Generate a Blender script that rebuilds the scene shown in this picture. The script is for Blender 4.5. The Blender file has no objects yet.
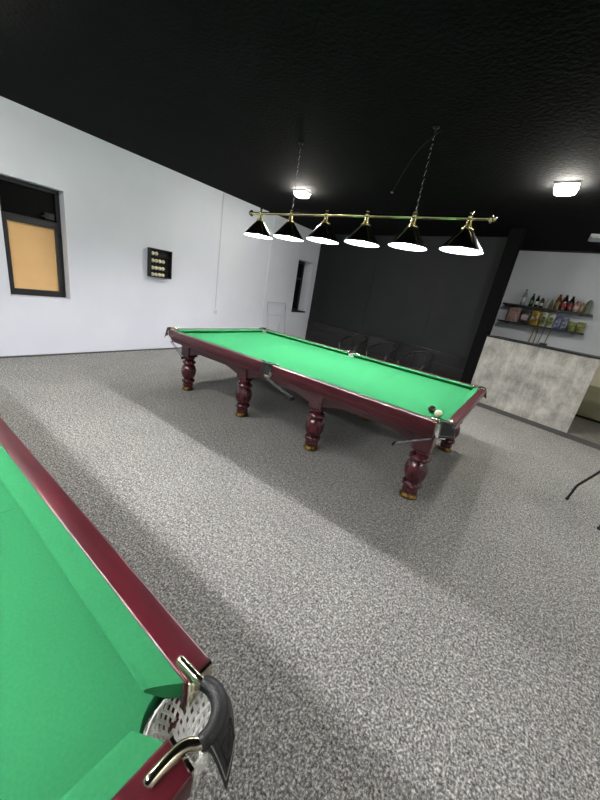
import bpy, bmesh, math, random
from mathutils import Vector, Matrix
random.seed(7)
SC = bpy.context.scene
COL = SC.collection
PI = math.pi

# ------------------------------------------------------------------ materials
def lin(c):
    out = []
    for v in c[:3]:
        v = v / 255.0
        out.append(v / 12.92 if v <= 0.04045 else ((v + 0.055) / 1.055) ** 2.4)
    return (*out, 1.0)

def mat(name, rgb, rough=0.5, metal=0.0, rgb2=None, scale=20.0, detail=3.0, lo=0.35, hi=0.65, bump=0.0,
        bump_scale=None, spec=0.5, coat=0.0, stretch=(1, 1, 1), trans=0.0, sheen=0.0):
    m = bpy.data.materials.new(name); m.use_nodes = True
    nt = m.node_tree; b = nt.nodes['Principled BSDF']
    b.inputs['Roughness'].default_value = rough
    b.inputs['Metallic'].default_value = metal
    b.inputs['Specular IOR Level'].default_value = spec
    b.inputs['Coat Weight'].default_value = coat
    b.inputs['Coat Roughness'].default_value = 0.12
    b.inputs['Transmission Weight'].default_value = trans
    tc = nt.nodes.new('ShaderNodeTexCoord')
    mp = nt.nodes.new('ShaderNodeMapping'); mp.inputs['Scale'].default_value = stretch
    nt.links.new(tc.outputs['Object'], mp.inputs['Vector'])
    nz = nt.nodes.new('ShaderNodeTexNoise'); nz.inputs['Scale'].default_value = scale; nz.inputs['Detail'].default_value = detail
    nt.links.new(mp.outputs['Vector'], nz.inputs['Vector'])
    rp = nt.nodes.new('ShaderNodeValToRGB')
    rp.color_ramp.elements[0].position = lo; rp.color_ramp.elements[1].position = hi
    c1 = lin(rgb)
    c2 = lin(rgb2) if rgb2 else tuple(min(1, v * 0.94) for v in c1[:3]) + (1,)
    rp.color_ramp.elements[0].color = c2; rp.color_ramp.elements[1].color = c1
    nt.links.new(nz.outputs['Fac'], rp.inputs['Fac'])
    nt.links.new(rp.outputs['Color'], b.inputs['Base Color'])
    if bump:
        bz = nt.nodes.new('ShaderNodeTexNoise'); bz.inputs['Scale'].default_value = bump_scale or scale
        bz.inputs['Detail'].default_value = 2.0
        nt.links.new(mp.outputs['Vector'], bz.inputs['Vector'])
        bp = nt.nodes.new('ShaderNodeBump'); bp.inputs['Strength'].default_value = bump; bp.inputs['Distance'].default_value = 0.01
        nt.links.new(bz.outputs['Fac'], bp.inputs['Height']); nt.links.new(bp.outputs['Normal'], b.inputs['Normal'])
    return m

def emit(name, rgb, strength):
    m = bpy.data.materials.new(name); m.use_nodes = True
    nt = m.node_tree
    for n in list(nt.nodes): nt.nodes.remove(n)
    e = nt.nodes.new('ShaderNodeEmission'); o = nt.nodes.new('ShaderNodeOutputMaterial')
    e.inputs['Color'].default_value = lin(rgb); e.inputs['Strength'].default_value = strength
    nt.links.new(e.outputs['Emission'], o.inputs['Surface'])
    return m

def carpet_mat():
    m = mat('carpet', (150, 150, 147), rough=0.95, spec=0.1)
    nt = m.node_tree; b = nt.nodes['Principled BSDF']
    tc = [n for n in nt.nodes if n.type == 'TEX_COORD'][0]
    mp = [n for n in nt.nodes if n.type == 'MAPPING'][0]; mp.inputs['Scale'].default_value = (1.0, 0.8, 1.0)
    def noise(s, d, r=0.6):
        n = nt.nodes.new('ShaderNodeTexNoise'); n.inputs['Scale'].default_value = s; n.inputs['Detail'].default_value = d
        n.inputs['Roughness'].default_value = r
        nt.links.new(mp.outputs['Vector'], n.inputs['Vector']); return n
    a = noise(102, 4.0, 0.85); c = noise(2.2, 3)
    r1 = nt.nodes.new('ShaderNodeValToRGB')
    e = r1.color_ramp.elements
    e[0].position = 0.375; e[0].color = lin((38, 38, 39)); e[1].position = 0.625; e[1].color = lin((246, 246, 237))
    k = e.new(0.5); k.color = lin((134, 134, 132))
    g2 = noise(38, 3.0, 0.75)
    bl = nt.nodes.new('ShaderNodeMix'); bl.data_type = 'FLOAT'; bl.inputs[0].default_value = 0.20
    nt.links.new(a.outputs['Fac'], bl.inputs[2]); nt.links.new(g2.outputs['Fac'], bl.inputs[3])
    nt.links.new(bl.outputs[0], r1.inputs['Fac'])
    r2 = nt.nodes.new('ShaderNodeValToRGB')
    r2.color_ramp.elements[0].position = 0.3; r2.color_ramp.elements[0].color = (0.86, 0.86, 0.86, 1)
    r2.color_ramp.elements[1].position = 0.7; r2.color_ramp.elements[1].color = (1, 1, 1, 1)
    nt.links.new(c.outputs['Fac'], r2.inputs['Fac'])
    mx = nt.nodes.new('ShaderNodeMix'); mx.data_type = 'RGBA'; mx.blend_type = 'MULTIPLY'; mx.inputs[0].default_value = 1
    nt.links.new(r1.outputs['Color'], mx.inputs[6]); nt.links.new(r2.outputs['Color'], mx.inputs[7])
    nt.links.new(mx.outputs[2], b.inputs['Base Color'])
    bp = nt.nodes.new('ShaderNodeBump'); bp.inputs['Strength'].default_value = 0.25; bp.inputs['Distance'].default_value = 0.005
    nt.links.new(a.outputs['Fac'], bp.inputs['Height']); nt.links.new(bp.outputs['Normal'], b.inputs['Normal'])
    return m

def laminate_mat():
    m = mat('concrete_look_laminate', (168, 164, 156), rough=0.42, rgb2=(120, 116, 110), scale=1.0)
    nt = m.node_tree; b = nt.nodes['Principled BSDF']
    tc = [n for n in nt.nodes if n.type == 'TEX_COORD'][0]
    def noise(s, d, st, r=0.6):
        mp = nt.nodes.new('ShaderNodeMapping'); mp.inputs['Scale'].default_value = st
        nt.links.new(tc.outputs['Object'], mp.inputs['Vector'])
        n = nt.nodes.new('ShaderNodeTexNoise'); n.inputs['Scale'].default_value = s; n.inputs['Detail'].default_value = d
        n.inputs['Roughness'].default_value = r
        nt.links.new(mp.outputs['Vector'], n.inputs['Vector']); return n
    a = noise(3.3, 10, (1, 1, 0.8), 0.68); g = noise(26, 6, (1, 1, 0.18), 0.75)
    mxv = nt.nodes.new('ShaderNodeMix'); mxv.data_type = 'FLOAT'; mxv.inputs[0].default_value = 0.28
    nt.links.new(a.outputs['Fac'], mxv.inputs[2]); nt.links.new(g.outputs['Fac'], mxv.inputs[3])
    r = nt.nodes.new('ShaderNodeValToRGB'); e = r.color_ramp.elements
    e[0].position = 0.36; e[0].color = lin((112, 110, 106)); e[1].position = 0.62; e[1].color = lin((200, 199, 191))
    k = e.new(0.5); k.color = lin((166, 164, 157))
    nt.links.new(mxv.outputs[0], r.inputs['Fac']); nt.links.new(r.outputs['Color'], b.inputs['Base Color'])
    return m

LAMP, CLAMP = 122.0, 80.0
M = {}
M['carpet'] = carpet_mat()
M['laminate'] = laminate_mat()
M['white_wall'] = mat('white_paint', (236, 240, 250), rough=0.75, rgb2=(231, 235, 246), scale=1.2, spec=0.25, bump=0.05, bump_scale=120)
M['grey_wall'] = mat('pale_grey_paint', (206, 211, 218), rough=0.8, rgb2=(200, 205, 212), scale=1.2, spec=0.2)
M['black_wall'] = mat('black_wall_paint', (40, 43, 44), rough=0.62, rgb2=(35, 38, 39), scale=1.5, spec=0.3)
M['black_ceiling'] = mat('black_ceiling_paint', (11, 13, 13), rough=0.9, rgb2=(7, 8, 8), scale=4, detail=6, spec=0.12, bump=0.5, bump_scale=28)
M['black_trim'] = mat('black_trim', (15, 15, 16), rough=0.45)
M['pillar_black'] = mat('matt_black_paint', (12, 12, 13), rough=0.9, spec=0.12)
M['dark_base'] = mat('dark_grey_skirting', (80, 80, 78), rough=0.7)
M['platform_top'] = mat('grey_platform_vinyl', (128, 126, 118), rough=0.6, rgb2=(112, 110, 102), scale=9)
M['plank'] = mat('black_stained_planks', (44, 43, 44), rough=0.28, rgb2=(30, 29, 30), scale=3, stretch=(1, 1, 16))
M['cloth'] = mat('green_baize', (51, 128, 82), rough=0.95, rgb2=(48, 123, 78), scale=140, spec=0.04)
M['line'] = mat('pencil_line', (40, 96, 64), rough=0.9)
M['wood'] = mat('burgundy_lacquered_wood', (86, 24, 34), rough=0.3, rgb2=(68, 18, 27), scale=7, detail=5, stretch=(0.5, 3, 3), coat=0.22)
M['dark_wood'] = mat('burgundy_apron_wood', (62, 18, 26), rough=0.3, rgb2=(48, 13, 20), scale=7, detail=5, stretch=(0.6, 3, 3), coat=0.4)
M['leg_wood'] = mat('burgundy_turned_wood', (78, 20, 30), rough=0.26, rgb2=(60, 15, 23), scale=7, detail=5, stretch=(3, 3, 0.6), coat=0.5)
M['leather'] = mat('black_leather', (27, 27, 28), rough=0.5, rgb2=(20, 20, 21), scale=90, bump=0.25, bump_scale=260)
M['stitch'] = mat('pale_thread', (168, 166, 158), rough=0.8)
M['net'] = mat('white_net_cord', (246, 246, 242), rough=0.85)
M['brass'] = mat('polished_brass', (222, 212, 162), rough=0.2, metal=1.0, rgb2=(212, 202, 150), scale=10)
M['old_brass'] = mat('aged_brass', (128, 104, 56), rough=0.4, metal=1.0, rgb2=(88, 70, 38), scale=40)
M['rod_metal'] = mat('dull_steel', (92, 92, 94), rough=0.3, metal=1.0)
M['pale_brass'] = mat('pale_polished_metal', (222, 214, 190), rough=0.14, metal=1.0, rgb2=(212, 202, 172), scale=12)
M['chrome'] = mat('chrome', (205, 206, 208), rough=0.16, metal=1.0)
M['dark_metal'] = mat('dark_metal', (52, 52, 54), rough=0.35, metal=0.8)
M['black_plastic'] = mat('black_plastic', (18, 18, 19), rough=0.4)
M['black_fabric'] = mat('black_fabric', (28, 26, 28), rough=0.85, rgb2=(20, 19, 20), scale=160)
M['hoop_wrap'] = mat('dark_wrapped_tube', (30, 30, 32), rough=0.45, rgb2=(16, 16, 18), scale=60)
M['shade_black'] = mat('black_enamel_shade', (14, 15, 14), rough=0.22, coat=0.4)
M['shade_white'] = mat('white_shade_lining', (244, 244, 242), rough=0.6)
M['lamp_white'] = emit('lamp_bulb_glow', (253, 252, 255), LAMP)
M['ceiling_lamp'] = emit('ceiling_lamp_glow', (255, 250, 240), CLAMP)
M['white_plastic'] = mat('white_plastic', (214, 217, 224), rough=0.45)
M['grey_plastic'] = mat('light_grey_plastic', (196, 198, 200), rough=0.5)
M['frame'] = mat('anthracite_window_frame', (31, 32, 34), rough=0.4)
M['glass'] = mat('dark_window_glass', (8, 9, 9), rough=0.3, spec=0.06)
M['blind'] = mat('beige_window_board', (250, 206, 146), rough=0.8, rgb2=(244, 198, 138), scale=1.6)
M['cream_ball'] = mat('cream_ball', (250, 243, 210), rough=0.12, coat=0.3)
M['dark_ball'] = mat('dark_burgundy_ball', (44, 12, 16), rough=0.1, coat=0.3)
M['cream_box'] = mat('cream_laminate', (206, 204, 178), rough=0.5, rgb2=(200, 198, 172), scale=4)
M['olive'] = mat('shaded_cream_laminate', (142, 139, 112), rough=0.55, rgb2=(136, 133, 106), scale=5)  # olive stands in for shade on the cabinet's lower front
M['tan'] = mat('tan_cord', (150, 132, 92), rough=0.7)
M['wire_white'] = mat('white_coated_wire', (200, 203, 208), rough=0.5)

# ------------------------------------------------------------------ mesh builder
class MB:
    def __init__(self, f=None):
        self.bm = bmesh.new(); self.f = f or (lambda v: v)
    def v(self, p): return self.bm.verts.new(self.f(Vector(p)))
    def face(self, vs):
        try: return self.bm.faces.new(vs)
        except ValueError: return None
    def box(self, x0, x1, y0, y1, z0, z1):
        c = [self.v((x, y, z)) for x in (x0, x1) for y in (y0, y1) for z in (z0, z1)]
        for q in ((0, 1, 3, 2), (4, 6, 7, 5), (0, 4, 5, 1), (2, 3, 7, 6), (0, 2, 6, 4), (1, 5, 7, 3)):
            self.face([c[i] for i in q])
        return self
    def rings(self, rings, cap=True, closed=False):
        rv = [[self.v(p) for p in r] for r in rings]
        n = len(rv[0])
        pairs = list(zip(rv[:-1], rv[1:])) + ([(rv[-1], rv[0])] if closed else [])
        for a, b in pairs:
            for i in range(n):
                self.face([a[i], a[(i + 1) % n], b[(i + 1) % n], b[i]])
        if cap and not closed:
            self.face(rv[0][::-1]); self.face(rv[-1])
        return self
    def tube(self, pts, r, n=8, closed=False, squash=1.0):
        P = [Vector(p) for p in pts]; N = len(P)
        R = r if isinstance(r, (list, tuple)) else [r] * N
        up = None; rings = []
        for i in range(N):
            if closed: t = P[(i + 1) % N] - P[i - 1]
            else: t = P[min(i + 1, N - 1)] - P[max(i - 1, 0)]
            t.normalize()
            if up is None:
                up = Vector((0, 0, 1)) if abs(t.z) < 0.9 else Vector((1, 0, 0))
            s = t.cross(up); s.normalize(); u = s.cross(t); up = u
            rings.append([P[i] + (s * math.cos(2 * PI * k / n) + u * math.sin(2 * PI * k / n) * squash) * R[i] for k in range(n)])
        return self.rings(rings, closed=closed)
    def lathe(self, prof, n=24, c=(0, 0, 0)):
        c = Vector(c)
        return self.rings([[c + Vector((r * math.cos(2 * PI * k / n), r * math.sin(2 * PI * k / n), z)) for k in range(n)] for r, z in prof])
    def sphere(self, c, r, n=16, m=10):
        pr = [(r * math.sin(PI * (i + .04) / (m + .08)), -r * math.cos(PI * (i + .04) / (m + .08))) for i in range(m + 1)]
        return self.lathe(pr, n, c)
    def extrude(self, poly, vec):
        vec = Vector(vec)
        a = [self.v(p) for p in poly]; b = [self.v(Vector(p) + vec) for p in poly]
        n = len(a)
        self.face(a[::-1]); self.face(b)
        for i in range(n): self.face([a[i], a[(i + 1) % n], b[(i + 1) % n], b[i]])
        return self
    def build(self, name, m, parent=None, loc=(0, 0, 0), smooth=40, bevel=0, rz=0):
        bmesh.ops.remove_doubles(self.bm, verts=self.bm.verts, dist=1e-6)
        bmesh.ops.recalc_face_normals(self.bm, faces=self.bm.faces)
        me = bpy.data.meshes.new(name); self.bm.to_mesh(me); self.bm.free()
        me.materials.append(M[m] if isinstance(m, str) else m)
        o = bpy.data.objects.new(name, me); COL.objects.link(o)
        if smooth:
            me.polygons.foreach_set('use_smooth', [True] * len(me.polygons))
            me.set_sharp_from_angle(angle=math.radians(smooth))
        if bevel:
            bv = o.modifiers.new('edges', 'BEVEL'); bv.width = bevel; bv.segments = 2; bv.limit_method = 'ANGLE'; bv.angle_limit = math.radians(40)
            bv.harden_normals = False
        o.location = loc; o.rotation_euler = (0, 0, rz)
        if parent: o.parent = parent
        return o

def tag(o, label, cat, group=None):
    o['label'] = label; o['category'] = cat
    if group: o['group'] = group
    return o
def thing(name, label, cat, loc=(0, 0, 0), rz=0, group=None):
    o = bpy.data.objects.new(name, None); COL.objects.link(o); o.empty_display_size = 0.1
    o.location = loc; o.rotation_euler = (0, 0, rz)
    return tag(o, label, cat, group)
def struct(o):
    o['kind'] = 'structure'; return o
def copy_tree(o, loc=None, rz=None, label=None, group=None):
    def rec(s, parent):
        c = s.copy(); COL.objects.link(c)
        if parent: c.parent = parent
        for ch in [q for q in bpy.data.objects if q.parent is s]: rec(ch, c)
        return c
    r = rec(o, None)
    if loc is not None: r.location = loc
    if rz is not None: r.rotation_euler = (0, 0, rz)
    if label: r['label'] = label
    if group: r['group'] = group
    return r
def arc(c, r, a0, a1, n):
    return [(c[0] + r * math.cos(math.radians(a0 + (a1 - a0) * i / n)), c[1] + r * math.sin(math.radians(a0 + (a1 - a0) * i / n))) for i in range(n + 1)]

# ------------------------------------------------------------------ setting
CEIL = 3.25
XL, XR, YF, YB = -3.95, 6.4, -8.2, 7.0
struct(MB().box(XL - 0.6, XR + 0.2, YF - 0.2, YB + 0.2, -0.1, 0).build('floor', 'carpet', smooth=0))
struct(MB().box(XL - 0.6, XR + 0.2, YF - 0.2, YB + 0.2, CEIL, CEIL + 0.1).build('ceiling', 'black_ceiling', smooth=0))
# left wall: two window openings with real depth, small jog towards the back
W1 = (-2.06, -1.32, 0.895, 2.41); W2 = (4.47, 5.2, 0.93, 2.40)
JOG = 3.22; XJ = XL + 0.012; XO = XL - 0.45
b = MB()
b.box(XO, XL, YF, W1[0], 0, CEIL).box(XO, XL, W1[1], JOG, 0, CEIL).box(XO, XL, W1[0], W1[1], 0, W1[2]).box(XO, XL, W1[0], W1[1], W1[3], CEIL)
b.box(XO, XJ, JOG, W2[0], 0, CEIL).box(XO, XJ, W2[1], YB, 0, CEIL).box(XO, XJ, W2[0], W2[1], 0, W2[2]).box(XO, XJ, W2[0], W2[1], W2[3], CEIL)
struct(b.build('wall_left', 'white_wall', smooth=0))
struct(MB().box(XR, XR + 0.15, YF, YB, 0, CEIL).build('wall_right', 'white_wall', smooth=0))
struct(MB().box(XL - 0.4, XR + 0.15, YF - 0.15, YF, 0, CEIL).build('wall_front', 'white_wall', smooth=0))
# back wall behind the bar, slightly turned
AB = math.radians(-9)
dv = Vector((math.cos(AB), math.sin(AB), 0)); nv = Vector((-dv.y, dv.x, 0))     # nv points away from the room
PB = Vector((1.9, 5.59, 0))
def onbar(u, off=0.0, z=0.0): return PB + dv * u - nv * off + Vector((0, 0, z))
def slab(p0, p1, nrm, th, z0, z1):
    poly = [p0 + Vector((0, 0, z0)), p1 + Vector((0, 0, z0)), p1 + nrm * th + Vector((0, 0, z0)), p0 + nrm * th + Vector((0, 0, z0))]
    return MB().extrude(poly, (0, 0, z1 - z0))
struct(slab(onbar(-6.3), onbar(5.0), nv, 0.15, 0, CEIL).build('wall_bar', 'grey_wall', smooth=0))
struct(slab(onbar(-1.2, 0.02), onbar(4.4, 0.02), nv, 0.02, CEIL - 0.035, CEIL).build('trim_1', 'black_trim', smooth=0))
# black partition wall
A0 = Vector((-3.97, 5.45, 0)); A1 = Vector((1.30, 4.515, 0))
da = (A1 - A0).normalized(); na = Vector((-da.y, da.x, 0))
struct(slab(A0, A1, na, 0.12, 0, CEIL).build('wall_back', 'black_wall', smooth=0))
# black pillar where the partition meets the bar
dc = Vector((0.963, -0.27, 0)).normalized(); nc = Vector((-dc.y, dc.x, 0)); PC = Vector((1.69, 3.69, 0))
def oncnt(u, off=0.0, z=0.0): return PC + dc * u - nc * off + Vector((0, 0, z))
struct(slab(oncnt(-0.535), oncnt(-0.315), nc, 0.12, 0, CEIL).build('pillar', 'pillar_black', smooth=0))
# planks along the foot of the black wall with a cap rail
ua = lambda u, off, z=0: A0 + da * u - na * off + Vector((0, 0, z))
b = MB()
for z0, z1, th in ((0.0, 0.24, 0.020), (0.25, 0.49, 0.020), (0.50, 0.72, 0.020)):
    poly = [ua(0.03, 0, z0), ua(5.16, 0, z0), ua(5.16, th, z0), ua(0.03, th, z0)]
    b.extrude(poly, (0, 0, z1 - z0))
struct(b.build('trim_2', 'plank', smooth=0, bevel=0.004))
b = MB(); b.extrude([ua(0.03, 0, 0.735), ua(5.16, 0, 0.735), ua(5.16, 0.035, 0.735), ua(0.03, 0.035, 0.735)], (0, 0, 0.03))
struct(b.build('trim_3', 'plank', smooth=0, bevel=0.006))
for k, (u, z0) in enumerate(((2.15, 0.90), (3.97, 1.02))):
    b = MB(); b.extrude([ua(u - .008, 0, z0), ua(u + .008, 0, z0), ua(u + .008, .01, z0), ua(u - .008, .01, z0)], (0, 0, 1.75 if k == 0 else 1.3))
    struct(b.build('trim_%d' % (4 + k), 'black_trim', smooth=0))
# skirting
struct(MB().box(XL, XL + 0.012, YF, JOG, 0, 0.025).build('baseboard_left', 'dark_base', smooth=0))
# bar platform
b = MB()
pl = [oncnt(-0.30, 0), oncnt(4.3, 0), oncnt(4.3, -3.2), oncnt(-0.30, -1.9)]
b.extrude(pl, (0, 0, 0.075))
struct(b.build('platform', 'platform_top', smooth=0))
b = MB(); b.extrude([oncnt(-0.315, 0.012), oncnt(4.3, 0.012), oncnt(4.3, 0), oncnt(-0.315, 0)], (0, 0, 0.08))
struct(b.build('baseboard_bar', 'dark_base', smooth=0))

# windows ----------------------------------------------------------
def ring_frame(mb, x0, x1, y0, y1, z0, z1, w):
    mb.box(x0, x1, y0, y0 + w, z0, z1).box(x0, x1, y1 - w, y1, z0, z1).box(x0, x1, y0 + w, y1 - w, z0, z0 + w).box(x0, x1, y0 + w, y1 - w, z1 - w, z1)
xw = XL - 0.17
w = thing('window_1', 'anthracite framed window with beige board in its lower sash, left wall', 'window', (xw, -1.69, W1[2]))
w['kind'] = 'structure'
y0, y1 = -0.37, 0.37; H = W1[3] - W1[2]
b = MB(); ring_frame(b, -0.08, 0, y0, y1, 0, H, 0.055); b.box(-0.08, 0, y0 + .055, y1 - .055, 1.03, 1.085)
b.build('window_frame', 'frame', w, smooth=0, bevel=0.003)
b = MB(); ring_frame(b, -0.05, 0.02, y0 + .03, y1 - .03, 0.03, 1.05, 0.06); b.build('window_sash', 'frame', w, smooth=0, bevel=0.004)
MB().box(-0.035, -0.02, y0 + .09, y1 - .09, 0.09, 0.99).build('window_blind', 'blind', w, smooth=0)
MB().box(-0.05, -0.04, y0 + .055, y1 - .055, 1.085, H - .055).build('window_pane', 'glass', w, smooth=0)
MB().box(-0.02, 0.035, y1 - 0.21, y1 - 0.09, 1.10, 1.19).box(0.0, 0.05, y1 - 0.25, y1 - 0.19, 1.125, 1.145).build('window_handle', 'black_plastic', w, smooth=0, bevel=0.004)
for zz in (0.16, 0.90):
    MB().tube([(0.03, y1 - .035, zz - .03), (0.03, y1 - .035, zz + .03)], 0.009).build('window_hinge', 'dark_metal', w)
xw2 = XJ - 0.30
w = thing('window_2', 'narrow black window deep in the left wall beside the black wall', 'window', (xw2, 4.835, W2[2]))
w['kind'] = 'structure'
y0, y1 = -0.365, 0.365; H = W2[3] - W2[2]
b = MB(); ring_frame(b, -0.08, 0, y0, y1, 0, H, 0.07); b.box(-0.08, 0, y0 + .07, y1 - .07, 0.95, 1.0)
b.build('window_frame', 'frame', w, smooth=0, bevel=0.003)
MB().box(-0.05, -0.04, y0 + .07, y1 - .07, 0.07, 0.95).box(-0.05, -0.04, y0 + .07, y1 - .07, 1.0, H - .07).build('window_pane', 'glass', w, smooth=0)
MB().box(0, 0.29, y0, y1, 0.0, 0.045).build('window_sill', 'frame', w, smooth=0)
# black sheets behind the openings stand in for the dark night outside
struct(MB().box(XO - 0.06, XO - 0.02, W1[0] - .2, W1[1] + .2, W1[2] - .2, W1[3] + .2).build('night_backing_1', 'black_trim', smooth=0))
struct(MB().box(XO - 0.06, XO - 0.02, W2[0] - .2, W2[1] + .2, W2[2] - .2, W2[3] + .2).build('night_backing_2', 'black_trim', smooth=0))

# cable trunking + socket on the left wall
t = thing('cable_trunking', 'thin white cable trunking running down the left wall to a small socket', 'cable', (XL, 1.59, 0.80))
MB().box(0, 0.014, -0.011, 0.011, 0.06, CEIL - 0.80).build('trunking_cover', 'white_plastic', t, smooth=0, bevel=0.002)
MB().box(0, 0.03, -0.04, 0.04, -0.02, 0.06).build('socket', 'white_plastic', t, smooth=0, bevel=0.005)
MB().box(0, 0.005, -0.02, 0.02, -0.02, 0.02).build('socket_plate', 'grey_plastic', t, loc=(0.028, 0, 0.02), smooth=0)

# folded wire rack leaning on the left wall
t = thing('folding_rack', 'pale folded wire rack leaning on the white wall below the narrow window', 'rack', (XJ + 0.02, 3.70, 0))
b = MB()
for y in (-0.38, 0.40): b.tube([(0.16, y, 0.01), (0.02, y, 1.16)], 0.009, 8)
b.tube([(0.02, -0.38, 1.16), (0.02, 0.40, 1.16)], 0.009, 8)
b.build('rack_frame', 'wire_white', t)
MB().tube([(0.155, -0.10, 0.05), (0.03, 0.38, 1.08)], 0.007, 8).build('brace', 'wire_white', t)
for z in (0.30, 0.82):
    MB().tube([(0.16 - .12 * z, -0.38, z), (0.16 - .12 * z, 0.22 if z > .5 else 0.0, z)], 0.006, 8).build('cross_bar', 'wire_white', t)

# ------------------------------------------------------------------ billiard table
ZR, ZB = 0.85, 0.800
DX, DY = 0.060, 0.04           # trims against the raw corner offsets below
HL, HW = 1.94 - DX, 1.05 - DY            # outer half length / width
WL, WW = 1.862 - DX, 0.98 - DY           # inner edge of the wood
NL, NW = 1.802 - DX, 0.922 - DY          # cushion noses
table = thing('billiard_table', 'burgundy billiard table with green cloth standing in the middle of the room', 'billiard table',
              (0, 0, 0), 0, 'burgundy billiard tables')
# bed with pocket cut-outs
def bed_outline():
    L, Wd = 1.868 - DX, 0.985 - DY
    pts = []
    c = (1.85 - DX, 0.965 - DY); r = 0.088
    a_x = math.degrees(math.asin((Wd - c[1]) / r)); a_y = math.degrees(math.acos((L - c[0]) / r))
    cor = arc(c, r, 180 - a_x, 360 - a_y, 12)           # from the long edge round to the short edge
    mid = arc((0, 1.0 - DY), 0.068, 360 - math.degrees(math.asin(0.015 / 0.068)), 180 + math.degrees(math.asin(0.015 / 0.068)), 10)
    pts += mid                                          # y=+ long side, from +x to -x ... reversed order below
    quarter = cor
    top = [(x, y) for x, y in mid]
    # assemble counter-clockwise starting at +x+y corner
    out = [(x, y) for x, y in quarter[::-1]] + top
    out += [(-x, y) for x, y in quarter]
    out += [(-x, -y) for x, y in quarter[::-1]]
    out += [(-x, -y) for x, y in top]
    out += [(x, -y) for x, y in quarter]
    return out
b = MB(); b.extrude([(x, y, ZB - 0.05) for x, y in bed_outline()], (0, 0, 0.05))
b.build('bed_cloth', 'cloth', table, smooth=0)
for xx in (-0.885, 0.885):
    MB().box(xx - .0016, xx + .0016, -NW + .002, NW - .002, ZB - .001, ZB + .0006).build('baulk_line', 'line', table, smooth=0)
# slate frame under the bed
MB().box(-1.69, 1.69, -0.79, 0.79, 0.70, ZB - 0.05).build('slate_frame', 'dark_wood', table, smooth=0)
# cushions
def cushion(axis, sgn, n0, w0, n1, w1):
    """cushion from end (nose n0, wood w0) to end (nose n1, wood w1); across = distance from the centre line"""
    inn, nose = (WW, NW) if axis == 'x' else (WL, NL)
    sec = [(inn + .004, ZR - .003), (nose + .012, ZR - .004), (nose + .003, ZR - .007), (nose, ZR - .012), (nose + .002, ZR - .017), (nose + .036, ZB + .001), (inn + .004, ZB + .001)]
    def P(e, a, z): return (e, sgn * a, z) if axis == 'x' else (sgn * a, e, z)
    m = MB(); R = []
    for n_, w_ in ((n0, w0), (n1, w1)):
        R.append([P(n_ + (w_ - n_) * (a - nose) / (inn - nose), a, z) for a, z in sec])
    m.rings(R); return m.build('cushion', 'cloth', table, smooth=50)
for s in (1, -1):
    cushion('x', s, 0.046, 0.062, 1.760 - DX, 1.808 - DX)
    cushion('x', s, -1.760 + DX, -1.808 + DX, -0.046, -0.062)
    cushion('y', s, -0.874 + DY, -0.904 + DY, 0.874 - DY, 0.904 - DY)
# wooden rails
def rail(axis, sgn, e0, e1):
    inn, out = (WW, HW) if axis == 'x' else (WL, HL)
    sec = [(inn, ZB - .02), (inn, ZR - .004), (inn + .004, ZR), (out - .010, ZR), (out - .003, ZR - .003), (out, ZR - .011), (out - .004, ZR - .070), (out - .016, ZR - .082),
           (out - .016, ZR - .092), (out - .030, ZR - .096), (out - .040, ZR - .128), (out - .052, ZR - .134), (out - .052, ZR - .155), (inn - .03, ZR - .155), (inn - .03, ZB - .055), (inn, ZB - .05)]
    def P(e, a, z): return (e, sgn * a, z) if axis == 'x' else (sgn * a, e, z)
    m = MB(); m.rings([[P(e, a, z) for a, z in sec] for e in (e0, e1)])
    return m.build('rail', 'wood', table, smooth=35, bevel=0.003)
for s in (1, -1):
    rail('x', s, 0.064, 1.815 - DX); rail('x', s, -1.815 + DX, -0.064); rail('y', s, -0.912 + DY, 0.912 - DY)
# diamonds-free plain top; apron with arches between the legs
LX = (-1.67, -0.545, 0.545, 1.67); LY = 0.727
def apron(axis, sgn):
    half = 1.70 if axis == 'x' else 0.76
    out = 0.790 if axis == 'x' else 1.735
    legs = LX if axis == 'x' else (-LY, LY)
    low = []
    N = 96
    for i in range(N + 1):
        e = -half + 2 * half * i / N
        z = 0.535
        for a, c in zip(legs[:-1], legs[1:]):
            a2, c2 = a + .10, c - .10
            if a2 < e < c2:
                t_ = (e - a2) / (c2 - a2)
                z = 0.535 + 0.055 * min(1.0, math.sin(PI * t_) * 1.6)
        low.append((e, z))
    poly = [(e, z) for e, z in low] + [(half, 0.72), (-half, 0.72)]
    m = MB()
    if axis == 'x': m.extrude([(e, sgn * (out - .035), z) for e, z in poly], (0, sgn * .035, 0))
    else: m.extrude([(sgn * (out - .035), e, z) for e, z in poly], (sgn * .035, 0, 0))
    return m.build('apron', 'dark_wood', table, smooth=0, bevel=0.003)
for s in (1, -1):
    apron('x', s); apron('y', s)
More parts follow.
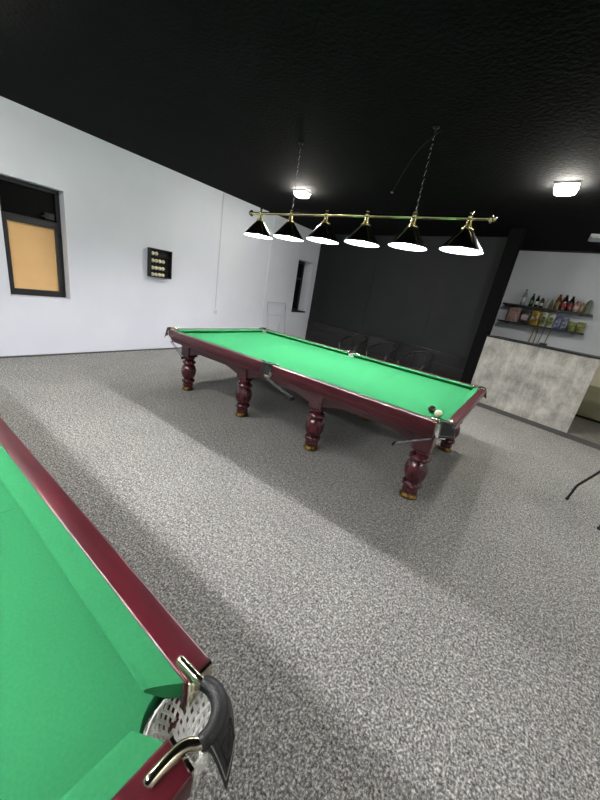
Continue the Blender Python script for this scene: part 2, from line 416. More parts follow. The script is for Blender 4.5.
# legs
LEGK = 0.945
prof = [(0.070, 0.535), (0.080, 0.525), (0.080, 0.505), (0.066, 0.492), (0.062, 0.480), (0.078, 0.470), (0.094, 0.452), (0.094, 0.432), (0.076, 0.415), (0.070, 0.405),
        (0.080, 0.392), (0.096, 0.350), (0.102, 0.305), (0.098, 0.260), (0.084, 0.215), (0.070, 0.190), (0.066, 0.180), (0.080, 0.172), (0.090, 0.155), (0.088, 0.130),
        (0.074, 0.112), (0.066, 0.100), (0.070, 0.085), (0.072, 0.060), (0.066, 0.052)]
for lx in LX:
    for s in (1, -1):
        m = MB(); m.box(lx - .078, lx + .078, s * LY - .078, s * LY + .078, 0.495, 0.72)
        R = []
        for r, z in prof[::-1]:
            z2 = z if z < 0.09 else 0.09 + (z - 0.09) * LEGK * .965
            amp = 0.0022 if 0.20 < z < 0.395 else 0.0
            R.append([(lx + (r + amp * (abs(math.cos(k * PI / 4)) * 2 - 1)) * math.cos(2 * PI * k / 64), s * LY + (r + amp * (abs(math.cos(k * PI / 4)) * 2 - 1)) * math.sin(2 * PI * k / 64), z2) for k in range(64)])
        m.rings(R)
        # reeded bulb
        lg = m.build('leg', 'leg_wood', table, smooth=45)
        MB().lathe([(0.066, 0.0), (0.082, 0.004), (0.082, 0.018), (0.068, 0.032), (0.064, 0.056), (0.05, 0.06)], 24, (lx, s * LY, 0)).build('foot_cup', 'old_brass', lg)

# pockets
def bez(pts, n=6):
    """Catmull-Rom through pts"""
    P = [Vector(p) for p in pts]; out = []
    Q = [2 * P[0] - P[1]] + P + [2 * P[-1] - P[-2]]
    for i in range(1, len(Q) - 2):
        for k in range(n):
            t_ = k / n
            a, b_, c, d = Q[i - 1], Q[i], Q[i + 1], Q[i + 2]
            out.append(0.5 * ((2 * b_) + (c - a) * t_ + (2 * a - 5 * b_ + 4 * c - d) * t_ ** 2 + (3 * b_ - a - 3 * c + d) * t_ ** 3))
    out.append(P[-1]); return out

def net(f, cx, cy, r0, r1, z0, z1, n=16, rows=9, tilt=0.0, ta=0.0, cord=0.0035, bx=0.0, by=0.0):
    """open net basket; tilt lowers the top ring on the side away from angle ta; (bx, by) shifts the bottom ring"""
    m = MB(f)
    def P(t_, a):
        r = r0 + (r1 - r0) * t_ + 0.008 * math.sin(PI * t_)
        zt = z0 + tilt * (math.cos(a - ta) - 1) * 0.5
        return (cx + bx * t_ + r * math.cos(a), cy + by * t_ + r * math.sin(a), zt + (z1 - zt) * t_)
    for d in (1, -1):
        for k in range(n):
            m.tube([P(i / rows, 2 * PI * (k + d * i * 0.3) / n) for i in range(rows + 1)], cord, 4)
    m.tube([P(1, 2 * PI * k / 24) for k in range(24)], 0.004, 5, closed=True)
    m.tube([P(0, 2 * PI * k / 24) for k in range(24)], 0.0025, 5, closed=True)
    return m

def ball_rack(f, p0, p1, gap, pocket):
    m = MB(f); p0 = Vector(p0); p1 = Vector(p1)
    d = (p1 - p0); side = d.cross(Vector((0, 0, 1))).normalized()
    for k in (-1, 1):
        q0 = p0 + side * gap * k * .6; q1 = p1 + side * gap * k
        sag = Vector((0, 0, -0.02 if k == 0 else 0))
        m.tube([q0, q0 + d * .3 + sag, q1 + sag], 0.0045, 6)
    m.tube([p1 - side * gap, p1 + side * gap], 0.0045, 6); m.tube([p0 - side * gap * .6, p0 + side * gap * .6], 0.0045, 6)
    br = m.build('ball_rack', 'rod_metal', pocket)
    m2 = MB(f)
    e = p1 + Vector((0, 0, -0.005)); dn = d.normalized()
    a = e - side * (gap + .014); c = e + side * (gap + .014)
    pol = [a - Vector((0, 0, .014)), c - Vector((0, 0, .014)), c + Vector((0, 0, .018)), a + Vector((0, 0, .018))]
    m2.extrude(pol, dn * 0.016); m2.build('rack_end_strap', 'leather', pocket, smooth=0, bevel=0.004)

def corner_pocket(sx, sy):
    f = lambda v: Vector(((v.x - DX) * sx, (v.y - DY) * sy, v.z))
    col_path = bez([(1.840, 1.006, .852), (1.862, 1.012, .853), (1.888, 1.008, .853), (1.908, 0.992, .853), (1.917, 0.968, .853), (1.915, 0.942, .852)], 5)
    nP = len(col_path)
    pk = MB(f).tube(col_path, [0.0135 + 0.004 * math.sin(PI * i / (nP - 1)) for i in range(nP)], 14).build('pocket', 'leather', table, smooth=60)
    # metal brackets lying on the rails
    m = MB(f)
    m.tube(bez([(1.770, 0.999, .851), (1.776, 0.999, .854), (1.815, 1.000, .856), (1.838, 1.003, .855), (1.852, 1.008, .853)], 4), [0.006] + [0.0098] * 15 + [0.0125], 12)
    m.box(1.8155, 1.822, 0.985, 1.045, .775, .846)
    m.build('bracket', 'pale_brass', pk, smooth=50)
    m = MB(f)
    m.tube(bez([(1.891, 0.858, .851), (1.891, 0.865, .854), (1.894, 0.905, .857), (1.901, 0.926, .857), (1.912, 0.940, .854), (1.916, 0.950, .853)], 4), [0.006] + [0.0105] * 19 + [0.013], 12)
    m.box(1.866, 1.932, 0.9125, 0.919, .775, .846)
    m.build('bracket', 'pale_brass', pk, smooth=50)
    # hanging leather flap
    top = col_path[1:-1]; n = len(top)
    rows = 7; grid_o, grid_i = [], []
    ctr = Vector((1.945, 1.05, 0)); dg = Vector((1, 1, 0)).normalized(); sd = Vector((1, -1, 0)).normalized()
    for r in range(rows + 1):
        t_ = r / rows; ro, ri = [], []
        for i, p in enumerate(top):
            s_ = i / (n - 1) * 2 - 1
            out = Vector((p.x - 1.868, p.y - 0.958, 0)).normalized()
            st = Vector((p.x, p.y, 0)) + out * 0.013
            bot = Vector((1.915, 1.018, 0)) + sd * (0.073 * s_) + dg * (0.004 + 0.012 * (1 - s_ * s_))
            q = st.lerp(bot, t_ ** 0.8)
            z = .862 - .018 * math.sin(t_ * PI) * 0 - t_ * (0.112 + 0.012 * abs(s_) ** 3)
            if r == 0: q = Vector((p.x, p.y, 0)) + out * 0.006
            ro.append(q + Vector((0, 0, z))); ri.append(q - out * 0.006 + Vector((0, 0, z - (.004 if r == 0 else 0))))
        grid_o.append(ro); grid_i.append(ri)
    m = MB(f)
    loops = [grid_o[r] + grid_i[r][::-1] for r in range(rows + 1)]
    m.rings(loops)
    fl = m.build('leather_flap', 'leather', pk, smooth=50)
    m = MB(f)
    for i in (1, n - 2): m.tube([grid_o[r][i] + Vector((0, 0, 0)) for r in range(0, rows)], 0.0012, 4)
    m.tube([grid_o[rows - 1][i] for i in range(1, n - 1)], 0.0012, 4)
    m.build('stitching', 'stitch', fl)
    # embossed mark on the flap: small upright frame with a chevron
    def onflap(u, v):
        fi = u * (n - 1); i = min(int(fi), n - 2); a = fi - i
        fr = v * rows; r = min(int(fr), rows - 1); c = fr - r
        p = (grid_o[r][i].lerp(grid_o[r][i + 1], a)).lerp(grid_o[r + 1][i].lerp(grid_o[r + 1][i + 1], a), c)
        return p
    m = MB(f)
    for st in ([(.58, .26), (.86, .26), (.86, .74), (.58, .74), (.58, .26)], [(.64, .34), (.78, .44), (.66, .56), (.80, .66)]):
        m.tube([onflap(*q) for q in st], 0.0035, 5)
    m.build('embossed_mark', 'leather', fl)
    # net and rails under the pocket
    net(f, 1.857, 0.952, 0.070, 0.036, 0.842, 0.715, 24, 11, 0.050, PI / 4, 0.0038, 0.006, -0.004).build('net', 'net', pk)
    ball_rack(f, (1.81, 1.005, 0.692), (1.545, 1.005, 0.545), 0.020, pk)
    return pk
for sx in (1, -1):
    for sy in (1, -1):
        corner_pocket(sx, sy)
def middle_pocket(sy):
    f = lambda v: Vector((v.x, (v.y - DY) * sy, v.z))
    path = bez([(-0.056, 1.010, .852), (-0.050, 1.040, .853), (-0.028, 1.062, .853), (0, 1.068, .853), (0.028, 1.062, .853), (0.050, 1.040, .853), (0.056, 1.010, .852)], 4)
    nP = len(path)
    pk = MB(f).tube(path, 0.015, 12).build('pocket', 'leather', table, smooth=60)
    for s in (1, -1):
        m = MB(f); m.tube(bez([(s * 0.122, 1.005, .851), (s * 0.116, 1.005, .854), (s * 0.08, 1.006, .856), (s * 0.058, 1.010, .853)], 4), [0.006] + [0.0098] * 12, 10)
        m.box(*sorted((s * 0.0575, s * 0.0635)), 0.985, 1.046, .77, .846)
        m.build('bracket', 'pale_brass', pk, smooth=50)
    rows = 5; top = path[2:-2]; n = len(top); loops = []; go = []
    for r in range(rows + 1):
        t_ = r / rows; ro, ri = [], []
        for i, p in enumerate(top):
            s_ = i / (n - 1) * 2 - 1
            st = Vector((p.x, p.y + 0.013, 0)); bot = Vector((0.066 * s_, 1.078, 0))
            q = st.lerp(bot, t_ ** .7); z = .862 - t_ * .118
            if r == 0: q = Vector((p.x, p.y + .004, 0))
            ro.append(q + Vector((0, 0, z))); ri.append(q + Vector((0, -.006, z - (.004 if r == 0 else 0))))
        loops.append(ro + ri[::-1]); go.append(ro)
    m = MB(f); m.rings(loops); fl = m.build('leather_flap', 'leather', pk, smooth=50)
    m = MB(f)
    for st in ([(-.016, 1.0775, .775), (.016, 1.0775, .775), (.016, 1.0745, .825), (-.016, 1.0745, .825), (-.016, 1.0775, .775)],):
        m.tube(st, 0.003, 5)
    m.build('embossed_mark', 'leather', fl)
    net(f, 0, 1.005, 0.050, 0.036, 0.838, 0.72, 18, 8, 0.04, PI / 2).build('net', 'net', pk)
    # metal tongue under the flap
    m = MB(f); m.box(-0.02, 0.055, 1.03, 1.045, 0.70, 0.712); m.box(0.045, 0.055, 1.03, 1.045, 0.70, 0.75)
    m.build('metal_tongue', 'pale_brass', pk, smooth=0, bevel=0.002)
    ball_rack(f, (0.01, 1.03, 0.69), (0.35, 1.0, 0.575), 0.024, pk)
middle_pocket(1); middle_pocket(-1)
# spot lines on the cloth
near = copy_tree(table, (0.047, -4.200, 0), -0.0145, 'burgundy billiard table cut off at the lower left, net pocket at its corner')

# balls on the table
R_B = 0.034
def ball(x, y, z, m, label, group=None):
    o = MB().sphere((0, 0, 0), R_B, 20, 12).build('billiard_ball', m, loc=(x, y, z), smooth=80)
    return tag(o, label, 'ball', group)
ball(1.628, -0.628, ZB + R_B, 'dark_ball', 'dark burgundy billiard ball on the green cloth near the corner')
cb = ball(1.702, -0.700, ZB + R_B, 'cream_ball', 'cream billiard ball beside the dark one on the green cloth')

# ------------------------------------------------------------------ lamp bar over each table
bar = thing('billiard_lamp', 'brass lamp bar with six black cone shades hanging on chains over the middle table', 'lamp', (0.015, 0.012, 2.215), 0, 'lamp bars over the tables')
ZBAR = 0.283
MB().tube([(-1.49, 0, ZBAR), (1.49, 0, ZBAR)], 0.017, 14).build('bar_tube', 'brass', bar)
for s in (1, -1):
    m = MB(lambda v, s=s: Vector((v.z * s, v.x, v.y + ZBAR)))
    m.lathe([(0.018, 1.475), (0.030, 1.478), (0.040, 1.49), (0.030, 1.502), (0.020, 1.506), (0.026, 1.516), (0.018, 1.530), (0.004, 1.536)], 14)
    m.build('end_finial', 'brass', bar)
for i in range(6):
    x = (i - 2.5) * 0.527
    m = MB()
    m.rings([[(x + r * math.cos(2 * PI * k / 40), r * math.sin(2 * PI * k / 40), z) for k in range(40)] for r, z in
             ((0.199, 0.004), (0.199, 0.010), (0.043, 0.192), (0.030, 0.202), (0.010, 0.203))], cap=False)
    sh = m.build('lamp_shade', 'shade_black', bar, smooth=40)
    m = MB()
    m.rings([[(x + r * math.cos(2 * PI * k / 40), r * math.sin(2 * PI * k / 40), z) for k in range(40)] for r, z in
             ((0.199, 0.004), (0.197, 0.002), (0.192, 0.004), (0.190, 0.010), (0.036, 0.186), (0.008, 0.190))], cap=False)
    m.build('shade_lining', 'shade_white', sh, smooth=40)
    MB().sphere((x, 0, 0.060), 0.046, 20, 12).build('bulb', 'lamp_white', sh, smooth=80)
    m = MB()
    m.lathe([(0.050, 0.190), (0.050, 0.200), (0.040, 0.206), (0.032, 0.215), (0.032, 0.222), (0.024, 0.23), (0.024, 0.262), (0.030, 0.268), (0.024, 0.276), (0.014, 0.282), (0.012, 0.295)], 18, (x, 0, 0))
    for k in range(3):
        a = 2 * PI * k / 3 + .5
        m.tube([(x + .045 * math.cos(a), .045 * math.sin(a), .197), (x + .060 * math.cos(a), .060 * math.sin(a), .197)], 0.006, 6)
    m.build('shade_holder', 'brass', sh, smooth=40)
    m = MB(); m.lathe([(0.021, ZBAR - .012), (0.024, ZBAR + .012), (0.012, ZBAR + .026), (0.010, ZBAR + .034), (0.017, ZBAR + .044), (0.015, ZBAR + .056), (0.003, ZBAR + .062)], 14, (x, 0, 0))
    m.build('top_knob', 'brass', sh, smooth=40)
for s in (1, -1):
    x = s * 0.79
    m = MB(); zz = ZBAR + 0.05; k = 0
    while zz < CEIL - 2.215 - 0.05:
        pts = []
        for q in range(10):
            a = 2 * PI * q / 10
            du, dz = 0.0075 * math.cos(a), 0.015 * math.sin(a) + (0.006 if math.sin(a) > 0 else -0.006)
            pts.append((x + du, 0, zz + dz) if k % 2 == 0 else (x, du, zz + dz))
        m.tube(pts, 0.0020, 5, closed=True); zz += 0.0365; k += 1
    ch = m.build('chain', 'chrome', bar)
    m = MB(); m.tube([(x + .02 * math.cos(a), 0, ZBAR + .025 + .028 * math.sin(a)) for a in [2 * PI * q / 14 for q in range(14)]], 0.0045, 6, closed=True); m.build('bar_ring', 'brass', ch)
    m = MB(); top = CEIL - 2.215
    m.lathe([(0.030, top), (0.030, top - .006), (0.012, top - .014), (0.006, top - .03), (0.004, top - .05)], 14, (x, 0, 0)); m.build('ceiling_hook', 'dark_metal', ch)
bar2 = copy_tree(bar, (0.015, -4.225, 2.215), 0, 'brass lamp bar with six shades hanging over the near left table')
# supply cable along the ceiling
o = MB().tube(bez([(0.84, 0.06, CEIL - .012), (0.55, 0.35, CEIL - .035), (0.18, 0.93, CEIL - .03), (-0.30, 1.76, CEIL - .012)], 6), 0.004, 6).build('supply_cable', 'black_fabric')
tag(o, 'black supply cable running along the ceiling from the right chain hook', 'cable')
o = MB().lathe([(0.018, 0), (0.019, -.008), (0.012, -.014), (0.003, -.015)][::-1], 14).build('ceiling_junction', 'grey_plastic', loc=(-0.31, 1.777, CEIL))
tag(o, 'small pale ceiling junction at the end of the black supply cable', 'junction')

# ------------------------------------------------------------------ ceiling lights
def ceiling_light(x, y, lx, ly, label):
    t = thing('ceiling_light', label, 'ceiling light', (x, y, CEIL), 0, 'lit ceiling lights')
    MB().box(-lx / 2, lx / 2, -ly / 2, ly / 2, -0.02, 0).build('housing', 'white_plastic', t, smooth=0, bevel=0.006)
    m = MB(); R = []
    for sc, z in ((0.92, -0.02), (0.92, -0.055), (0.84, -0.074), (0.6, -0.082)):
        ring = []
        for q in range(24):
            a = 2 * PI * q / 24; c, s_ = math.cos(a), math.sin(a)
            ring.append((lx / 2 * sc * math.copysign(abs(c) ** .45, c), ly / 2 * sc * math.copysign(abs(s_) ** .45, s_), z))
        R.append(ring)
    m.rings(R); m.build('diffuser', 'ceiling_lamp', t, smooth=50)
ceiling_light(-1.97, 1.68, 0.24, 0.24, 'lit ceiling light above the left end of the lamp bar')
ceiling_light(1.89, 1.66, 0.24, 0.26, 'lit ceiling light at the right, above the bar counter side')
for x, y, lb in ((-1.97, -2.95, 'added unseen fill light over the far end of the near left table'),
                 (5.75, 1.66, 'added unseen fill light by the right wall'), (5.75, -2.95, 'added unseen fill light near the front right of the room')):
    ceiling_light(x, y, 0.24, 0.26, lb)  # unseen lights added to lift the walls and the ambient level
t = thing('ceiling_fixture', 'unlit pale grey rectangular ceiling fixture at the right, in front of the bar wall', 'ceiling light', (2.64, 4.16, CEIL))
MB().box(-0.30, 0.30, -0.19, 0.19, -0.045, 0).build('housing', 'grey_plastic', t, smooth=0, bevel=0.006)
MB().box(-0.27, 0.27, -0.16, 0.16, -0.055, -0.04).build('diffuser', 'white_plastic', t, smooth=0, bevel=0.004)

# ------------------------------------------------------------------ ball rack on the left wall
RY0, RY1, RZ0, RZ1, RD = -0.045, 0.385, 1.405, 1.898, 0.11
t = thing('ball_shelf', 'small black wall rack with four shelves of cream balls on the white wall', 'rack', (XL, RY0, RZ0))
wR, hR = RY1 - RY0, RZ1 - RZ0
b = MB(); b.box(0, 0.012, 0, wR, 0, hR).box(0.012, RD, 0, .014, 0, hR).box(0.012, RD, wR - .014, wR, 0, hR).box(0.012, RD, .014, wR - .014, 0, .014).box(0.012, RD, .014, wR - .014, hR - .014, hR)
b.build('rack_case', 'black_plastic', t, smooth=0, bevel=0.002)
step = hR / 4
for k in range(1, 4):
    MB().box(0.012, RD - .005, .014, wR - .014, k * step - .005, k * step + .005).build('shelf', 'black_plastic', t, smooth=0)
rown = ['bottom', 'second lowest', 'third', 'top']; pos = ['first', 'second', 'third', 'fourth']
for k in range(4):
    zb = RZ0 + (k * step + .005 if k else .014)
    for j in range(2 if k == 3 else 4):
        ball(XL + RD - R_B - .006, RY0 + .014 + R_B + .012 + j * .0695, zb + R_B, 'cream_ball',
             'cream ball, %s from the left on the wall rack\'s %s shelf' % (pos[j], rown[k]), 'cream balls in the wall rack')

# ------------------------------------------------------------------ bar counter
cnt = thing('bar_counter', 'bar counter faced in mottled grey concrete-look panel with thin black top', 'counter', oncnt(0, 0, 0.075), math.atan2(dc.y, dc.x))
MB().box(-0.313, 1.43, -0.0, 0.03, 0.005, 1.27).build('front_panel', 'laminate', cnt, smooth=0)
MB().box(-0.313, 1.435, -0.012, 0.52, 1.27, 1.298).build('countertop', 'black_trim', cnt, smooth=0, bevel=0.003)
MB().box(0.97, 1.00, 0.03, 0.47, 0.005, 1.27).build('end_panel', 'laminate', cnt, smooth=0)
MB().box(-0.313, 1.00, 0.47, 0.50, 0.005, 1.27).build('back_panel', 'cream_box', cnt, smooth=0)
o = MB().box(-.045, .045, -.06, .06, 0, .05).build('card_terminal', 'black_plastic', loc=oncnt(0.60, -0.07, 0.075 + 1.299), rz=math.atan2(dc.y, dc.x), smooth=0, bevel=0.008)
tag(o, 'small black box on the black edge of the bar counter top', 'box')
# cream cabinet behind the end of the counter
ch = thing('cream_cabinet', 'cream cabinet with lower front darkened to olive for shade, half hidden behind the end of the bar counter', 'cabinet', (3.508, 4.975, 0.075), math.atan2(dc.y, dc.x))
MB().box(-0.42, 1.0, 0.03, 0.20, 0.0, 0.05).build('plinth', 'black_trim', ch, smooth=0)
MB().box(-0.45, 1.03, 0.02, 0.24, 0.05, 1.20).build('cabinet_body', 'cream_box', ch, smooth=0)
MB().box(-0.45, 0.28, 0.0, 0.02, 0.06, 0.675).box(0.285, 1.03, 0.0, 0.02, 0.06, 0.675).build('lower_front', 'olive', ch, smooth=0)['label'] = 'lower front darkened to olive for shade'
MB().box(-0.45, 0.28, 0.0, 0.02, 0.685, 1.20).box(0.285, 1.03, 0.0, 0.02, 0.685, 1.20).build('upper_front', 'cream_box', ch, smooth=0)

# shelves and goods on the bar wall
RZB = math.atan2(dv.y, dv.x)
def wall_shelf(u0, u1, z, label):
    t = thing('wall_shelf', label, 'shelf', onbar((u0 + u1) / 2, 0.0, z), RZB, 'black shelves on the bar wall')
    hw = (u1 - u0) / 2
    MB().box(-hw, hw, -0.30, -0.002, -0.035, 0).build('board', 'black_trim', t, smooth=0, bevel=0.003)
    for x in (-hw + .18, hw - .18):
        MB().box(x - .012, x + .012, -0.20, -0.002, -0.05, -0.035).build('bracket', 'black_trim', t, smooth=0)
ZS1, ZS2 = 2.075, 1.70
wall_shelf(-0.56, 1.04, ZS1, 'upper black shelf on the bar wall holding a row of bottles')
wall_shelf(-0.56, 1.03, ZS2, 'lower black shelf on the bar wall holding bright snack packs')
PCOL = {}
def pm(rgb, rgb2=None, sc=14, rough=0.4):
    k = (rgb, rgb2, sc)
    if k not in PCOL: PCOL[k] = mat('pack_%d' % len(PCOL), tuple(v * .86 for v in rgb), rough=rough, rgb2=tuple(v * .86 for v in rgb2) if rgb2 else None, scale=sc, lo=0.45, hi=0.55)
    return PCOL[k]
def bottle(u, h, r, body, cap, label, lab=None, neck=0.35, off=0.14):
    t = thing('bottle', label, 'bottle', onbar(u, off, ZS1 + .0005), RZB, 'bottles on the upper bar shelf')
    s = h
    MB().lathe([(r * .8, 0), (r, .008), (r, s * (1 - neck - .12)), (r * .92, s * (1 - neck)), (r * .5, s * (1 - neck * .45)), (r * .36, s * (1 - neck * .3)), (r * .36, s * .93)], 18).build('bottle_body', body, t, smooth=50)
    MB().lathe([(r * .42, s * .92), (r * .44, s * .93), (r * .44, s * .995), (r * .36, s)], 14).build('cap', cap, t, smooth=40)
    if lab: MB().lathe([(r * 1.015, s * .2), (r * 1.02, s * .21), (r * 1.02, s * .47), (r * 1.015, s * .48)], 18).build('paper_label', lab, t, smooth=40)
    return t
clear = mat('clear_pale_glass', (150, 168, 172), rough=0.08, rgb2=(120, 138, 144), scale=6)
dkgreen = mat('dark_green_glass', (22, 44, 28), rough=0.12)
amber = mat('orange_drink', (120, 54, 28), rough=0.2)
cola = mat('dark_cola', (34, 12, 10), rough=0.15)
red = pm((150, 36, 38)); whitep = pm((222, 220, 215)); gold = pm((170, 150, 60)); blackp = pm((26, 26, 28))
bottle(-0.215, 0.34, 0.045, clear, 'dark_metal', 'tall clear glass bottle with pale label, leftmost on the upper bar shelf', whitep)
bottle(-0.055, 0.27, 0.042, dkgreen, 'black_plastic', 'dark green bottle next to the clear one on the upper bar shelf', pm((70, 110, 60)), neck=.45)
bottle(0.045, 0.24, 0.038, dkgreen, 'black_plastic', 'shorter dark green bottle, third from the left on the upper bar shelf', whitep, neck=.4)
bottle(0.135, 0.20, 0.040, blackp, 'dark_metal', 'short black bottle with white label on the upper bar shelf', whitep, neck=.25)
bottle(0.235, 0.19, 0.026, pm((196, 196, 182)), 'black_plastic', 'slim pale bottle, left of the slim olive one on the upper bar shelf', neck=.25)
bottle(0.305, 0.19, 0.026, pm((120, 116, 66)), 'black_plastic', 'slim olive bottle just left of the orange drink on the upper bar shelf', neck=.25)
bottle(0.415, 0.31, 0.052, amber, 'black_plastic', 'orange drink bottle on the upper bar shelf left of the colas', pm((92, 112, 40)))
bottle(0.525, 0.31, 0.052, cola, 'black_plastic', 'dark cola bottle with red label, next to the orange drink', red)
bottle(0.635, 0.30, 0.050, cola, 'black_plastic', 'dark cola bottle with red label, next to the cream bottle', red)
bottle(0.740, 0.25, 0.046, pm((206, 178, 160), (150, 84, 70)), 'white_plastic', 'cream and pink bottle right of the colas on the upper bar shelf', whitep)
bottle(0.830, 0.22, 0.036, pm((150, 104, 70), (196, 170, 130)), 'white_plastic', 'brown and cream bottle, second from the right on the upper bar shelf')
bottle(0.925, 0.29, 0.050, pm((122, 136, 108), (96, 112, 84)), 'white_plastic', 'grey green bottle at the right end of the upper bar shelf', neck=.25)
def pack(u, w, h, d, m1, m2, label, soft=True, off=0.14):
    t = thing('snack_pack', label, 'snack pack', onbar(u, off, ZS2 + .0005), RZB, 'snack packs on the lower bar shelf')
    m = MB(); R = []
    nz = 8
    for i in range(nz + 1):
        q = i / nz
        th = d * (0.12 + 0.88 * math.sin(PI * (0.12 + 0.83 * q)) ** .6) if soft else d
        ww = w * (1 - 0.06 * math.sin(PI * q)) if soft else w
        R.append([(ww / 2 * math.copysign(abs(math.cos(a)) ** .5, math.cos(a)), th / 2 * math.copysign(abs(math.sin(a)) ** .5, math.sin(a)), q * h) for a in [2 * PI * (k + .5) / 16 for k in range(16)]])
    m.rings(R); bd = m.build('wrapper', m1, t, smooth=50)
    m = MB(); th = d * (.52 if soft else .51)
    m.extrude([(-w * .30, -th, h * .30), (w * .30, -th, h * .26), (w * .34, -th, h * .62), (0, -th, h * .74), (-w * .32, -th, h * .64)], (0, .004, 0))
    m.build('printed_patch', m2, t, smooth=0)
pack(-0.315, 0.25, 0.30, 0.13, pm((186, 150, 144), (128, 92, 92), 40), pm((206, 176, 170), (150, 104, 104), 60), 'pinkish carton at the left end of the lower bar shelf', soft=False)
pack(-0.075, 0.21, 0.27, 0.10, pm((36, 32, 36), (62, 54, 60), 9), pm((216, 196, 200), (180, 160, 168)), 'black snack bag with pale top beside the pinkish carton')
pack(0.12, 0.17, 0.31, 0.10, pm((196, 168, 40), (150, 110, 30), 12), pm((226, 222, 190), (120, 90, 40)), 'yellow snack bag right of the black bag on the lower bar shelf')
pack(0.275, 0.13, 0.29, 0.09, pm((206, 208, 190), (110, 130, 60), 11), pm((150, 160, 50), (60, 70, 30)), 'white and green snack bag right of the yellow bag')
pack(0.415, 0.13, 0.29, 0.09, pm((200, 204, 186), (120, 134, 66), 10), pm((172, 170, 60), (70, 84, 34)), 'white and green snack bag left of the blue bags')
pack(0.545, 0.12, 0.25, 0.09, pm((64, 70, 138), (160, 166, 196), 10), pm((190, 196, 206), (90, 94, 140)), 'blue snack bag next to the white and green bags')
pack(0.665, 0.11, 0.24, 0.09, pm((72, 78, 130), (172, 178, 190), 12), pm((206, 206, 190), (80, 90, 110)), 'blue snack bag with pale front next to the lime packs')
pack(0.80, 0.14, 0.18, 0.09, pm((150, 160, 60), (70, 84, 34), 14), pm((206, 210, 130), (84, 100, 40)), 'lime green snack pack, second from the right on the lower shelf')
pack(0.945, 0.14, 0.20, 0.09, pm((156, 162, 70), (84, 92, 44), 14), pm((210, 204, 170), (110, 104, 60)), 'lime green snack pack at the right end of the lower shelf')
# cords hanging below the lower shelf
for k, (u0, u1, r, mm, lb) in enumerate(((0.165, 0.13, 0.012, 'tan', 'thick tan cord, leftmost of those hanging below the lower bar shelf'),
                                        (0.225, 0.235, 0.012, 'tan', 'thick tan cord right beside the leftmost hanging cord'),
                                        (0.345, 0.30, 0.006, 'dark_metal', 'thin dark cord below the lower bar shelf next to the tan cords'),
                                        (0.465, 0.42, 0.006, 'dark_metal', 'thin dark cord, rightmost of those below the lower bar shelf'))):
    o = MB().tube(bez([onbar(u0, .02, 1.655), onbar((u0 + u1) / 2 + .008, .02, 1.45), onbar(u1, .02, 1.15)], 6), r, 8).build('hanging_cord', mm)
    tag(o, lb, 'cord', 'cords below the bar shelf')

# ------------------------------------------------------------------ hoop chairs along the black wall
RCH = math.radians(-14)
chair = thing('hoop_chair', 'black hoop-backed chair behind the middle table, nearest the left wall', 'chair', (-1.34, 3.72, 0), RCH, 'hoop-backed chairs along the black wall')
m = MB()
R = []
for z, s in ((0.41, .94), (0.42, 1.0), (0.455, 1.0), (0.468, .94)):
    R.append([(0.25 * s * math.copysign(abs(math.cos(a)) ** .6, math.cos(a)), 0.24 * s * math.copysign(abs(math.sin(a)) ** .6, math.sin(a)), z) for a in [2 * PI * k / 28 for k in range(28)]])
m.rings(R); m.build('seat', 'black_fabric', chair, smooth=50)
hoop = bez([(-0.262, -0.24, 0.555), (-0.275, -0.16, 0.615), (-0.272, 0.05, 0.70), (-0.20, 0.22, 0.775), (0, 0.29, 0.81), (0.20, 0.22, 0.775), (0.272, 0.05, 0.70), (0.275, -0.16, 0.615), (0.262, -0.24, 0.555)], 6)
MB().tube(hoop, 0.024, 12).build('hoop', 'hoop_wrap', chair, smooth=60)
for s in (1, -1):
    MB().tube([(s * 0.235, -0.20, 0.0), (s * 0.245, -0.215, 0.42), (s * 0.262, -0.24, 0.56)], 0.0125, 10).build('leg', 'chrome', chair, smooth=60)
    MB().tube([(s * 0.215, 0.25, 0.0), (s * 0.205, 0.22, 0.42), (s * 0.20, 0.225, 0.755)], 0.0125, 10).build('leg', 'black_plastic', chair, smooth=60)
# back panel between seat and hoop
m = MB(); loops = []
for q in range(0, 7):
    t_ = q / 6; ro, ri = [], []
    for i in range(13):
        a = math.radians(35 + 110 * i / 12)
        hz = 0.80 - 0.045 * (abs(i - 6) / 6) ** 2 - .01
        x = 0.262 * math.cos(a); y = 0.285 * math.sin(a)
        ro.append((x, y - .004 + .0 * t_, 0.46 + (hz - 0.46) * t_)); ri.append((x * .96, (y - .004) * .96, 0.46 + (hz - 0.46) * t_))
    loops.append(ro + ri[::-1])
m.rings(loops); m.build('backrest', 'black_fabric', chair, smooth=50)
copy_tree(chair, (-0.49, 3.50, 0), RCH, 'black hoop-backed chair behind the middle table, centre one of three')
copy_tree(chair, (0.36, 3.23, 0), RCH, 'black hoop-backed chair behind the middle table, nearest the bar counter')

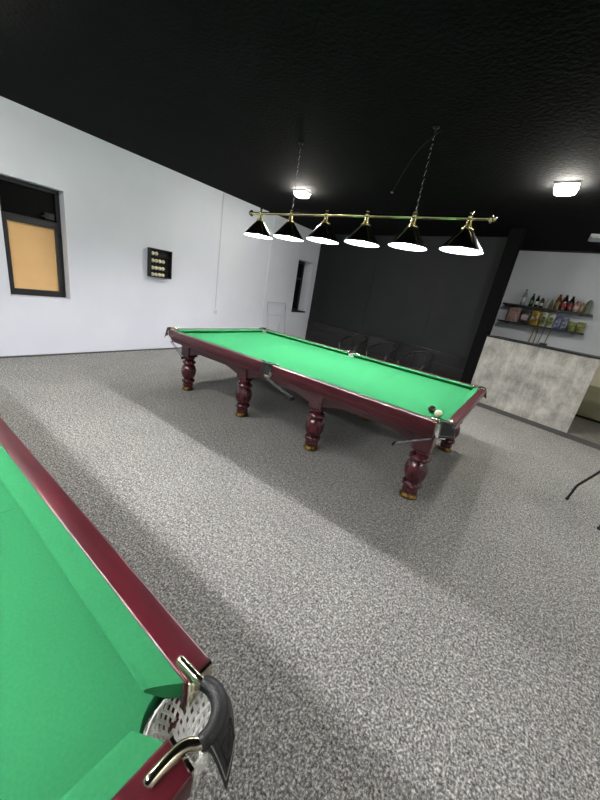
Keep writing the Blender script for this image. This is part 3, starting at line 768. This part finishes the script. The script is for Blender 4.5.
# ------------------------------------------------------------------ chair cut off at the right edge
sc_ = thing('metal_chair', 'black metal-legged chair cut off at the right edge on the carpet', 'chair', (3.338, 0.575, 0), math.radians(27.6))
for s1 in (-1, 1):
    for s2 in (-1, 1):
        x, y = s1 * 0.25, s2 * 0.237
        m = MB(); m.tube(bez([(x * 1.22, y, 0.004), (x * 1.12, y * .985, 0.17), (x * 1.08, y * .97, 0.20), (x * .66, y * .74, 0.44)], 5), 0.0125, 10)
        lg = m.build('leg', 'black_plastic', sc_, smooth=60)
        MB().lathe([(0.014, 0), (0.016, .004), (0.016, .02), (0.012, .026)], 12, (x * 1.22, y, 0)).build('foot_cap', 'black_plastic', lg)
m = MB(); R = []
for z, s in ((0.435, .95), (0.445, 1.0), (0.475, 1.0), (0.49, .93)):
    R.append([(0.22 * s * math.copysign(abs(math.cos(a)) ** .5, math.cos(a)), 0.225 * s * math.copysign(abs(math.sin(a)) ** .5, math.sin(a)), z) for a in [2 * PI * k / 28 for k in range(28)]])
m.rings(R); m.build('seat', 'black_fabric', sc_, smooth=50)
m = MB()
m.tube(bez([(0.20, -0.20, 0.46), (0.25, -0.20, 0.70), (0.27, -0.17, 0.86), (0.275, 0, 0.90), (0.27, 0.17, 0.86), (0.25, 0.20, 0.70), (0.20, 0.20, 0.46)], 6), 0.012, 10)
m.build('back_frame', 'black_plastic', sc_, smooth=60)
m = MB(); m.extrude([(0.245, -0.19, 0.62), (0.245, 0.19, 0.62), (0.268, 0.16, 0.86), (0.268, -0.16, 0.86)], (0.012, 0, 0)); m.build('backrest', 'black_fabric', sc_, smooth=0, bevel=0.004)

# ------------------------------------------------------------------ camera, world, view
cam = bpy.data.cameras.new('camera'); co = bpy.data.objects.new('camera', cam); COL.objects.link(co)
r = Vector((0.7951435498, 0.5852163159, 0.1589609977)); u = Vector((-0.3141377889, 0.1732789123, 0.9334301624)); fw = Vector((-0.5187139720, 0.7921466292, -0.3216201690))
mw = Matrix((( r.x, u.x, -fw.x, 2.168), (r.y, u.y, -fw.y, -3.577), (r.z, u.z, -fw.z, 1.650), (0, 0, 0, 1)))
co.matrix_world = mw
cam.sensor_fit = 'HORIZONTAL'; cam.sensor_width = 36.0; cam.lens = 19.5465; cam.clip_start = 0.05; cam.clip_end = 60
SC.camera = co
wd = bpy.data.worlds.new('night'); SC.world = wd; wd.use_nodes = True
wd.node_tree.nodes['Background'].inputs['Color'].default_value = (0.010, 0.012, 0.016, 1)
wd.node_tree.nodes['Background'].inputs['Strength'].default_value = 0.5
vs = SC.view_settings
SC.display_settings.display_device = 'sRGB'
vs.view_transform = 'Standard'; vs.look = 'None'; vs.exposure = 1.75; vs.gamma = 1.0; vs.use_curve_mapping = False
